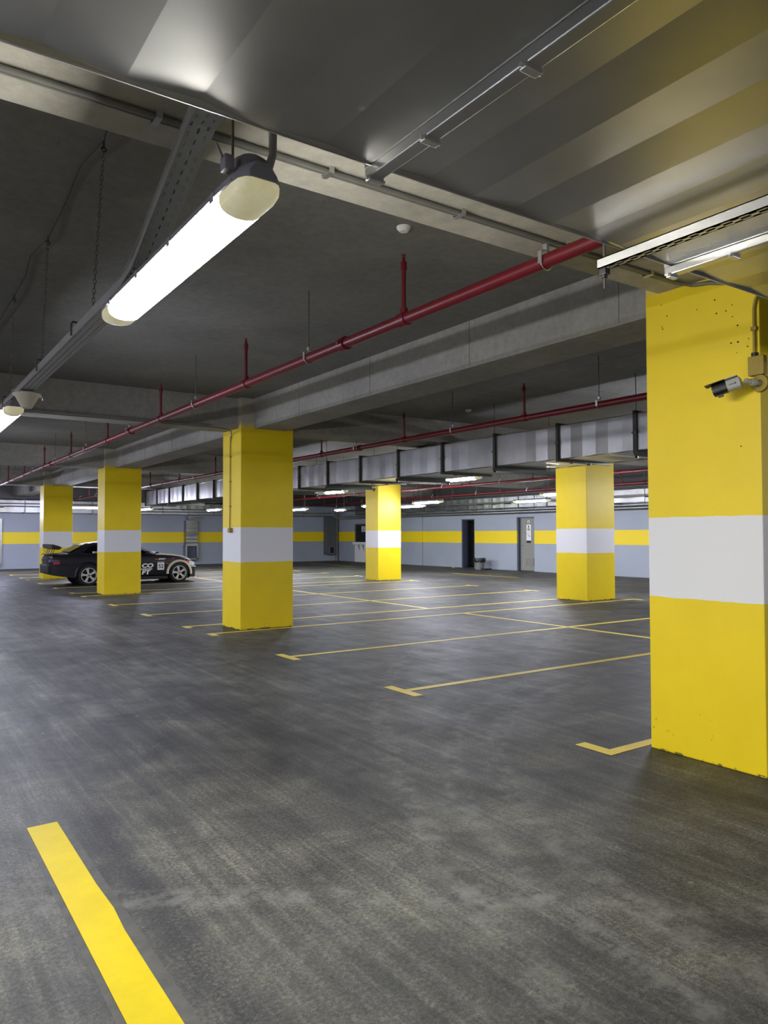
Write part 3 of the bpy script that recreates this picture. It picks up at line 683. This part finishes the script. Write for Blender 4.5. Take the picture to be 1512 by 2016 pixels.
for s in (-.45, .45): MB().cyl((0, s, .05), (0, s, ZC-2.7), .004, n=6).build('hanger_wire', M['rod'], warm)
warm.location = (10.6, 17.85, 2.7)
place(warm, 10.4, 12.2, 2.7, 'largest lit lamp below the long duct, left of the doorway')
place(warm, 10.4, 24.6, 2.7, 'lit lamp beyond the long duct whose end peeps left of the conduit pillar')
place(warm, 10.6, 6.6, 2.7, 'lit lamp behind the nearest pillar')
place(base, 14.45, 18.6, 2.52, 'lit lamp just right of the slim pillar, upper of two')
place(base, 14.2, 12.72, 2.52, 'lit lamp touching the left side of the pillar near the grey door')
place(base, 14.5, 21.75, 2.52, 'lit lamp whose end shows left of the slim pillar')
place(base, 16.55, 16.1, 2.52, 'lit lamp above the grey door, lower of two')
place(base, 16.1, 21.6, 2.52, 'lit lamp just right of the slim pillar, lower of two')
place(base, 11.4, 28.9, 2.52, 'lit lamp ending at the left edge of the conduit pillar, above the far tray')
blue = make_lamp(M['lampfarblue'], 'lit fluorescent lamp just right of the pillar before the car', 1.57, .10)
for q in (-.5, .5): MB().cyl((0, q, .05), (0, q, ZC-2.52), .004, n=6).build('hanger_wire', M['rod'], blue)
blue.location = (8.78, 29.36, 2.52)
place(blue, 6.25, 28.75, 2.52, 'long lit lamp between the two left pillars', math.pi/2)
place(blue, 3.2, 31.3, 2.52, 'lit lamp at the left edge on the far wall', math.pi/2)
for y in (-6.7, -1.9, 12.2, 17, 21.7, 26.4): place(lampC if y > 0 else lampA, .93, y, 2.55 if y > 2 else 2.36, 'unseen fluorescent lamp continuing the aisle row, added as fill light').scale = (1, 1, 1)  # aisle row carried on out of view as added fill light
for x, y in ((-5.5, 0), (-5.5, 6), (-5.5, 12), (-5.5, 18), (8, -4), (16, 3), (16, 9), (12, -3)): place(base, x, y, 2.52, 'unseen fluorescent lamp added as fill light')  # extra lamps out of view, added to fill the hall with light
gl_ = make_lamp(M['lampgreen'], 'small greenish lit lamp in front of the far corner', .9, .12); gl_.location = (16.02, 26.55, 2.52)
for s in (-.3, .3): MB().cyl((0, s, .05), (0, s, ZC-2.52), .004, n=6).build('hanger_wire', M['rod'], gl_)

# cone shaped unit under the tray
cn = empty('cone_sounder', (.985, 6.52, 2.52), 'small off-white cone hanging under the tray beside the bluish lamp', 'alarm')
MB().lathe([(0, 0), (.034, 0), (.04, .005), (.086, .09), (.104, .102), (.108, .112), (.104, .118), (.08, .112), (0, .112)], n=36).build('cone', plain('offwhite_plastic', (222, 214, 196), .45, var=.03), cn, True)
MB().box(-.05, .05, -.05, .05, .112, .138, .006).tube([(.09, 0, .115), (.115, 0, .10), (.118, .0, .075)], .006, 6).tube([(-.09, 0, .115), (-.11, 0, .125), (-.10, -.02, .14)], .006, 6).build('bracket', M['zinc'], cn)

# ------------------------------------------------------------------ conduits on beams and pillars
cb = empty('beam_conduit', (0, 2.9, 3.165), 'grey conduit clipped under the near beam, leading to the nearest pillar', 'conduit')
loc(cb, MB().tube([(-6, 2.9, 3.165), (4.1, 2.9, 3.165), (4.35, 2.9, 3.162), (4.46, 2.86, 3.155), (4.485, 2.76, 3.145), (4.487, 2.6, 3.10), (4.487, 2.46, 3.02)], .0125, 10).build('tube', M['conduit'], cb, True))
loc(cb, MB().tube([(-6, 2.935, 3.17), (4.15, 2.935, 3.17), (4.38, 2.93, 3.168), (4.478, 2.88, 3.162), (4.492, 2.7, 3.15), (4.492, 2.5, 3.08)], .008, 8).build('thin_tube', M['conduit'], cb, True))
for k in range(12):
    x = -4.63+.79*k
    loc(cb, MB().prism([(x-.013, 2.87, 3.18), (x-.013, 2.875, 3.15), (x-.013, 2.945, 3.15), (x-.013, 2.95, 3.18), (x-.013, 2.946, 3.18), (x-.013, 2.942, 3.153), (x-.013, 2.878, 3.153), (x-.013, 2.874, 3.18)], (.026, 0, 0)).build('clip', M['zinc'], cb))
c2 = empty('beam_conduit', (2, 10.85, 3.15), 'grey trunking along the second beam, left of the conduit pillar', 'conduit')
loc(c2, MB().box(-6, 4.2, 10.86, 10.95, 3.17, 3.205, .004).tube([(-6, 10.84, 3.15), (4.3, 10.84, 3.15), (4.5, 10.86, 3.145), (4.62, 11.0, 3.13), (4.69, 11.16, 3.10), (4.695, 11.2, 3.0)], .009, 8).build('tubes', M['conduit'], c2, True))
c3 = empty('pillar_conduit', (4.69, 11.22, 1.57), 'thin yellow painted conduit down the second pillar to a small round box', 'conduit')
loc(c3, MB().tube([(4.695, 11.22, 3.08), (4.695, 11.22, 2.4), (4.695, 11.23, 1.6)], .009, 8).build('tube', M['yconduit'], c3, True))
loc(c3, MB().cyl((4.66, 11.2, 1.565), (4.715, 11.2, 1.565), .04, n=16).box(4.655, 4.71, 11.14, 11.2, 1.53, 1.6, .004).build('junction_box', M['yconduit'], c3))
for z in (1.95, 2.35, 2.75): loc(c3, MB().box(4.682, 4.71, 11.2, 11.24, z-.01, z+.01).build('clip', M['yconduit'], c3))
# nearest pillar: conduit, box, security camera
pc = empty('pillar_conduit', (4.48, 2.43, 2.6), 'yellow painted conduit and square box at the top right of the nearest pillar', 'conduit')
loc(pc, MB().tube([(4.485, 2.455, 2.60), (4.485, 2.455, 2.90), (4.485, 2.445, 2.95), (4.47, 2.41, 3.0), (4.46, 2.38, 3.06)], .0095, 10).build('tube', M['yconduit'], pc, True))
loc(pc, MB().box(4.455, 4.50, 2.385, 2.485, 2.475, 2.595, .006).build('junction_box', M['yconduit'], pc))
loc(pc, MB().box(4.472, 4.5, 2.437, 2.473, 2.76, 2.785, .004).build('clip', M['yconduit'], pc))
loc(pc, MB().cyl((4.485, 2.455, 2.595), (4.485, 2.455, 2.62), .02, n=12).build('gland', M['black'], pc))
cc = empty('security_camera', (4.48, 2.42, 2.43), 'black and grey bullet security camera on the nearest pillar', 'camera')
grey_cam = plain('light_grey_camera_paint', (170, 170, 162), .45, var=.04)
loc(cc, MB().lathe([(0, -.012), (.052, -.012), (.055, 0), (.055, .012), (0, .012)], (4.488, 2.425, 2.425), 'X', 32).build('base_plate', M['yconduit'], cc, True))
ax = Vector((-.35, .90, -.26)).normalized()
P0 = Vector((4.37, 2.475, 2.432))
loc(cc, MB().tube([(4.48, 2.425, 2.425), (4.43, 2.43, 2.425), (4.405, 2.445, 2.428), tuple(P0-ax*.02)], .015, 12).cyl((4.44, 2.428, 2.425), (4.415, 2.44, 2.427), .022, n=14).build('arm', grey_cam, cc, True))
side = ax.cross(Vector((0, 0, 1))).normalized(); upv = side.cross(ax).normalized()
def cam_ring(t, w_, h_, n=20):
    return [tuple(P0+ax*t+side*(w_*(abs(math.cos(a))**.6)*(1 if math.cos(a) > 0 else -1))+upv*(h_*(abs(math.sin(a))**.6)*(1 if math.sin(a) > 0 else -1))) for a in [2*math.pi*k/n for k in range(n)]]
loc(cc, MB().loft([cam_ring(0, .02, .022), cam_ring(.008, .034, .036), cam_ring(.085, .036, .037)]).build('rear_body', grey_cam, cc, True))
loc(cc, MB().loft([cam_ring(.085, .0365, .0375), cam_ring(.168, .0365, .0375), cam_ring(.17, .030, .031)]).build('front_body', M['black'], cc, True))
def P(t, a, b): return tuple(P0+ax*t+side*a+upv*b)
loc(cc, MB().loft([[P(t, -.042, .038), P(t, .042, .038), P(t, .042, .043), P(t, -.042, .043)] for t in (.012, .085)]).build('sunshield', grey_cam, cc))
loc(cc, MB().loft([[P(t, -.042, .038), P(t, .042, .038), P(t, .042, .043), P(t, -.042, .043)] for t in (.085, .205)]).build('visor', M['cable'], cc))
loc(cc, MB().cyl(P(.165, 0, 0), P(.173, 0, 0), .024, n=20).build('lens', M['chrome'], cc))
loc(cc, MB().loft([[P(t, -.012, -.035), P(t, .012, -.035), P(t, .012, -.05), P(t, -.012, -.05)] for t in (.12, .15)]).build('foot_bracket', M['black'], cc))
lg = MB()
sgn = 1 if (side.x < 0) else -1
for k, wd in enumerate((.006, .004, .003, .004, .003, .004)):
    t = .028+k*.0075
    lg.loft([[P(t+q, sgn*.0355, .004-.0035*(k % 2)), P(t+q, sgn*.0372, .004-.0035*(k % 2)), P(t+q, sgn*.0372, -.006), P(t+q, sgn*.0355, -.006)] for q in (0, wd)])
loc(cc, lg.build('logo', M['black'], cc))

# ceiling bits
for (x, y, lb) in ((3.03, 4.156, 'small white ceiling disc beside the near beam, left of the red pipe'), (8.48, 9.74, 'small ceiling detector above the long duct')):
    tag(MB().lathe([(0, ZC-.035), (.03, ZC-.033), (.05, ZC-.012), (.052, ZC), (0, ZC)], (x, y, 0)).build('ceiling_detector', M['white'], None, True), lb, 'detector')

# ------------------------------------------------------------------ the car
def build_car():
    root = empty('race_car', (6.3, 23.7, 0), 'black two-door race car with rear wing and number 52, parked behind a yellow pillar', 'car')
    root_m = Matrix.Translation(-Vector(root.location))
    blk = NT('black_car_paint'); blk.base(lin((22, 22, 30))); blk.rough(.42); blk.b.inputs['Specular IOR Level'].default_value = .3; blk = blk.m
    cream = plain('cream_car_paint', (206, 196, 170), .35, var=.05); orange = plain('orange_decal', (226, 88, 44), .4)
    glass = NT('dark_car_glass'); glass.base(lin((10, 11, 13))); glass.rough(.18); glass.b.inputs['Specular IOR Level'].default_value = .25; glass = glass.m
    interior = plain('car_interior_grey', (70, 70, 68), .7); rubber = plain('tyre_rubber', (20, 20, 22), .75); alloy = plain('alloy_silver', (196, 196, 190), .32, .35, .05)
    lens = plain('clear_lens', (215, 220, 232), .12, var=.04); redl = plain('red_lens', (150, 14, 34), .25); smoke = plain('smoked_lens', (70, 62, 78), .2)
    CY, = (23.7,)
    def add(o): o.matrix_parent_inverse = root_m; return o
    def sub(o): o.matrix_parent_inverse = Matrix.Identity(4); return o
    def ring(x, zb, zs, zt, hw):
        h = [(0, zb), (.82*hw, zb), (.955*hw, zb+.05), (.985*hw, zb+.17), (hw, (zb+zs)/2+.1), (.985*hw, zs-.03), (.955*hw, zs+.005), (.88*hw, zt-.02), (.5*hw, zt+.012), (0, zt+.018)]
        return [(x, CY-y, z) for y, z in h] + [(x, CY+y, z) for y, z in h[-2:0:-1]]
    st = [(4.16, .42, .80, .86, .70), (4.20, .37, .86, .905, .76), (4.32, .34, .875, .925, .79), (4.62, .28, .88, .94, .825), (4.90, .24, .885, .94, .845), (5.17, .22, .88, .93, .85), (5.6, .2, .87, .91, .85), (6.3, .2, .86, .90, .85),
          (7.0, .2, .85, .89, .85), (7.25, .2, .835, .885, .85), (7.6, .2, .81, .865, .848), (7.88, .21, .78, .835, .84), (8.12, .23, .735, .79, .815), (8.28, .26, .68, .735, .77), (8.36, .32, .62, .66, .73)]
    bodymb = MB().loft([ring(*s) for s in st])
    body = bodymb.build('body', blk, root, True)
    # cut wheel arches
    cut = MB()
    for x in (5.168, 7.877):
        for s in (-1, 1): cut.cyl((x, CY+s*.60, .30), (x, CY+s*1.0, .30), .345, n=40)
    co = cut.build('cutter', blk)
    md = body.modifiers.new('b', 'BOOLEAN'); md.operation = 'DIFFERENCE'; md.object = co; md.solver = 'EXACT'
    dg = bpy.context.evaluated_depsgraph_get(); me = bpy.data.meshes.new_from_object(body.evaluated_get(dg))
    body.modifiers.clear(); body.data = me; bpy.data.objects.remove(co, do_unlink=True); add(body)
    me.set_sharp_from_angle(angle=math.radians(38))
    # greenhouse
    prof = [(4.63, .93), (4.86, 1.06), (5.06, 1.165), (5.22, 1.225), (5.5, 1.265), (5.85, 1.28), (6.2, 1.262), (6.45, 1.20), (6.78, 1.055), (7.16, .875)]
    def gw(z): return .745-(z-.90)*.48
    rings = []
    for x, z in prof:
        zz = max(z, .9)
        rings.append([(x, CY-gw(.88), .87), (x, CY-gw(zz)-.02, zz-.035 if zz > .95 else zz-.01), (x, CY-gw(zz)+.06, zz), (x, CY-gw(zz)*.4, zz+.018), (x, CY+gw(zz)*.4, zz+.018), (x, CY+gw(zz)-.06, zz), (x, CY+gw(zz)+.02, zz-.035 if zz > .95 else zz-.01), (x, CY+gw(.88), .87)])
    add(MB().loft(rings).build('cabin', blk, root, True))
    def sidept(x, z, s): return (x, CY+s*(gw(z)+.028), z)
    for s in (-1, 1):
        w1 = [(6.30, .915), (7.02, .90), (6.62, 1.075), (6.34, 1.175), (6.18, 1.20)]
        add(MB().prism([sidept(x, z, s) for x, z in [(5.75, .92), (6.98, .905), (6.62, 1.075), (6.32, 1.18), (5.75, 1.215)]], (0, s*.003, 0)).build('side_window', glass, root))
        add(MB().prism([sidept(x, z, s) for x, z in [(5.02, .93), (5.68, .92), (5.68, 1.212), (5.42, 1.19), (5.2, 1.12)]], (0, s*.003, 0)).build('quarter_window', glass, root))
        fr = MB()
        pts = [(7.10, .895), (6.66, 1.085), (6.36, 1.195), (5.75, 1.235)]
        fr.tube([(x, CY+s*(gw(z)+.03), z) for x, z in pts], .014, 6)
        add(fr.build('window_trim', cream, root))
        add(MB().tube([(7.0, CY+s*.775, .905), (6.3, CY+s*.785, .915), (5.0, CY+s*.785, .93)], .008, 6).build('belt_trim', interior, root))
        add(MB().box(5.709-.012, 5.72+.012, CY+s*.70-.02, CY+s*.70+.02, .92, 1.2).build('door_pillar', blk, root))
        # mirror
        add(MB().box(6.80, 6.93, CY+s*.86-.06, CY+s*.86+.06, .90, 1.0, .02).cyl((6.9, CY+s*.72, .91), (6.88, CY+s*.84, .94), .015).build('mirror', blk, root, True))
    add(MB().loft([[(x+.006, CY-gw(z)*.88, z+.014), (x+.006, CY+gw(z)*.88, z+.014), (x+.02, CY+gw(z)*.88, z+.02), (x+.02, CY-gw(z)*.88, z+.02)] for x, z in ((6.50, 1.172), (6.8, 1.042), (7.12, .895))]).build('windshield', glass, root))
    add(MB().loft([[(x-.004, CY-gw(z)*.86, z+.014), (x-.004, CY+gw(z)*.86, z+.014), (x-.02, CY+gw(z)*.86, z+.022), (x-.02, CY-gw(z)*.86, z+.022)] for x, z in ((4.70, .975), (4.86, 1.06), (5.08, 1.17))]).build('rear_window', glass, root))
    # hood painted cream
    hood = []
    for x, zt, hw in ((7.18, .892, .84), (7.4, .885, .84), (7.65, .866, .835), (7.9, .838, .82), (8.12, .795, .79), (8.27, .742, .75)):
        hood.append([(x, CY-.91*hw, zt-.02), (x, CY-.5*hw, zt+.022), (x, CY, zt+.03), (x, CY+.5*hw, zt+.022), (x, CY+.91*hw, zt-.02), (x, CY+.8*hw, zt-.045), (x, CY-.8*hw, zt-.045)])
    add(MB().loft(hood).build('hood', cream, root, True))
    add(MB().box(7.24, 7.36, CY-.45, CY+.2, .905, .945, .015).build('hood_vent', M['black'], root))
    # flares
    for x, mt_, a0 in ((5.168, blk, 0), (7.877, cream, 0)):
        for s in (-1, 1):
            rg = []
            for k in range(21):
                t = math.pi*(-.04+1.06*k/20)
                cx, cz = math.cos(t), math.sin(t)
                rg.append([(x+r*cx, CY+s*yy, .30+r*cz) for r, yy in ((.342, .872), (.372, .886), (.41, .858), (.40, .80), (.345, .80))])
            add(MB().loft(rg).build('wheel_arch', mt_, root, True))
    for s in (-1, 1):
        for x in (5.168, 7.877):
            add(MB().cyl((x, CY+s*.58, .30), (x, CY+s*.60, .30), .34, n=32).build('wheel_well', M['dark'], root))
    # bumpers
    def bump_ring(x, hw, z0, z1, cut_): return [(x, CY-hw, z0), (x, CY-hw, z1), (x, CY+hw, z1), (x, CY+hw, z0)]
    rbm = MB().loft([bump_ring(4.09, .60, .40, .58, 0), bump_ring(4.10, .70, .36, .605, 0), bump_ring(4.16, .79, .335, .615, 0), bump_ring(4.35, .845, .30, .615, 0), bump_ring(4.80, .865, .235, .60, 0)])
    add(rbm.build('rear_bumper', blk, root, True))
    fbm = MB().loft([bump_ring(8.22, .845, .17, .50, 0), bump_ring(8.36, .80, .16, .495, 0), bump_ring(8.45, .68, .165, .485, 0), bump_ring(8.475, .5, .18, .47, 0)])
    add(fbm.build('front_bumper', blk, root, True))
    add(MB().loft([bump_ring(8.24, .86, .485, .52, 0), bump_ring(8.37, .815, .475, .515, 0), bump_ring(8.47, .69, .465, .50, 0), bump_ring(8.495, .5, .465, .495, 0)]).build('bumper_strip', cream, root))
    add(MB().loft([bump_ring(8.20, .86, .12, .165, 0), bump_ring(8.38, .83, .11, .155, 0), bump_ring(8.48, .70, .11, .15, 0), bump_ring(8.53, .5, .11, .145, 0)]).build('splitter', cream, root))
    for s in (-1, 1):
        add(MB().box(5.56, 7.50, CY+s*.84-.03, CY+s*.84+.03, .12, .22, .012).build('side_skirt', blk, root))
        hl = MB().loft([[(x, CY+s*y0, z0), (x, CY+s*y0, z1), (x, CY+s*y1, z1), (x, CY+s*y1, z0)] for x, y0, y1, z0, z1 in ((8.20, .815, .60, .54, .665), (8.30, .79, .5, .53, .655), (8.39, .74, .42, .525, .62), (8.425, .68, .40, .53, .59))])
        add(hl.build('headlight', lens, root, True))
        tl = add(MB().loft([[(x, CY+s*y0, z0), (x, CY+s*y0, z1), (x, CY+s*y1, z1), (x, CY+s*y1, z0)] for x, y0, y1, z0, z1 in ((4.20, .795, .62, .64, .72), (4.22, .802, .6, .635, .73), (4.38, .824, .7, .645, .72))]).build('tail_light', redl, root, True))
        add(MB().loft([[(x, CY+s*y0, z0), (x, CY+s*y0, z1), (x, CY+s*y1, z1), (x, CY+s*y1, z0)] for x, y0, y1, z0, z1 in ((4.138, .71, .45, .705, .778), (4.158, .782, .40, .705, .782), (4.22, .806, .6, .705, .778), (4.36, .826, .7, .705, .76))]).build('lamp_upper_lens', smoke, root))
        for x in (5.168, 7.877):
            wy = CY+s*.765
            ty = MB().lathe([(.20, -.1), (.262, -.105), (.296, -.085), (.303, -.05), (.303, .05), (.296, .085), (.262, .105), (.20, .1)], (x, wy, .303), 'Y', 40).build('wheel', rubber, root, True)
            add(ty)
            o = s*.09
            rim = MB().lathe([(.232, o-s*.02), (.222, o+s*.012), (.205, o+s*.012), (.195, o-s*.03), (.195, o-s*.12)], (x, wy, .303), 'Y', 40)
            for k in range(5):
                a = math.pi/2+k*2*math.pi/5+.2
                d = Vector((math.cos(a), 0, math.sin(a))); n_ = Vector((-math.sin(a), 0, math.cos(a)))
                c0 = Vector((x, wy+o-s*.01, .303))
                pts = [c0+d*.03+n_*.032, c0+d*.11+n_*.026, c0+d*.175+n_*.04, c0+d*.208+n_*.062, c0+d*.208-n_*.062, c0+d*.175-n_*.04, c0+d*.11-n_*.026, c0+d*.03-n_*.032]
                rim.prism([tuple(p) for p in pts], (0, -s*.03, 0))
            rim.cyl((x, wy+o+s*.002, .303), (x, wy+o-s*.05, .303), .052, n=20)
            rm = rim.build('rim', alloy, ty, True)
            nu = MB().cyl((x, wy+o+s*.006, .303), (x, wy+o, .303), .02, n=12)
            for k in range(5):
                a = math.pi/2+k*2*math.pi/5+.83; nu.cyl((x+.037*math.cos(a), wy+o+s*.006, .303+.037*math.sin(a)), (x+.037*math.cos(a), wy+o, .303+.037*math.sin(a)), .009, n=8)
            nu.build('wheel_nuts', M['black'], ty)
            MB().cyl((x, wy-s*.03, .303), (x, wy-s*.04, .303), .19, n=28).build('brake_disc', M['dark'], ty)
    # wing
    wg = []
    for y in (22.97, 23.05, 23.7, 24.35, 24.43):
        e_ = 0 if 22.99 < y < 24.4 else .012
        wg.append([(4.17, y, 1.215-e_), (4.22, y, 1.222-e_), (4.36, y, 1.175), (4.44, y, 1.12+e_), (4.43, y, 1.09+e_), (4.38, y, 1.06+e_), (4.30, y, 1.07+e_), (4.18, y, 1.10+e_)])
    add(MB().loft(wg).build('rear_wing', M['black'], root, True))
    for y in (23.22, 23.5, 23.9, 24.18): add(MB().cyl((4.22, y, .92), (4.30, y, 1.085), .011, n=8).build('wing_strut', M['black'], root))
    add(MB().box(4.13, 4.20, CY-.66, CY+.66, .90, .925, .008).build('trunk_lip', blk, root, True))
    # decals on the near side
    ys = CY-.853
    white = M['white']
    pn = add(MB().box(7.185, 7.395, ys-.012, ys+.02, .405, .625, .01).build('number_panel', white, root))
    t = text_mesh('number', '52', .165, M['black'], pn, (7.29, ys-.014, .51), (math.pi/2, 0, 0), .001, 0, .004)
    add(MB().box(7.185, 7.395, ys-.012, ys+.02, .640, .652).build('number_strip', white, root))
    for body_, x, z, sz in (('CO', 6.87, .54, .17), ('FT', 6.82, .335, .17)):
        t = text_mesh('door_lettering', body_, sz, white, root, (0, 0, 0), (math.pi/2, 0, 0), .001, .15, .008); t.location = (x-6.3, ys-.012-23.7, z); t.scale = (1.35, 1, 1)
    add(MB().box(6.55, 7.02, ys-.010, ys+.01, .425, .455).build('door_strip', white, root))
    t = text_mesh('fender_lettering', 'SPRSV', .062, white, root, (7.31-6.3, ys-.012-23.7, .738), (math.pi/2, 0, 0), .001, .4, .002); t.scale = (1.3, 1, 1)
    add(MB().prism([(7.10, ys-.010, .755), (7.19, ys-.010, .735), (7.20, ys-.010, .725), (7.13, ys-.010, .725)], (0, .02, 0)).prism([(7.42, ys-.012, .63), (7.55, ys-.012, .585), (7.62, ys-.012, .56), (7.52, ys-.012, .575)], (0, .02, 0)).build('orange_flash', orange, root))
    add(MB().prism([(7.63, ys-.008, .775), (7.76, ys-.006, .745), (7.69, ys-.008, .755), (7.66, ys-.008, .735)], (0, .03, 0)).prism([(8.02, CY-.86, .73), (8.1, CY-.85, .655), (8.17, CY-.835, .70), (8.19, CY-.825, .60), (8.12, CY-.85, .61), (8.05, CY-.86, .68)], (0, .05, 0)).build('orange_flash', orange, root))
    add(MB().box(5.28, 5.42, CY-.80, CY-.78, .955, 1.0).build('window_sticker', white, root))
    add(MB().box(5.32, 5.42, CY-.802, CY-.79, .963, .992).build('sticker_mark', redl, root))
    # interior hint, roof lettering
    add(MB().box(5.1, 5.24, CY-.35, CY-.15, 1.235, 1.25).build('roof_sticker', white, root))
    return root
build_car()
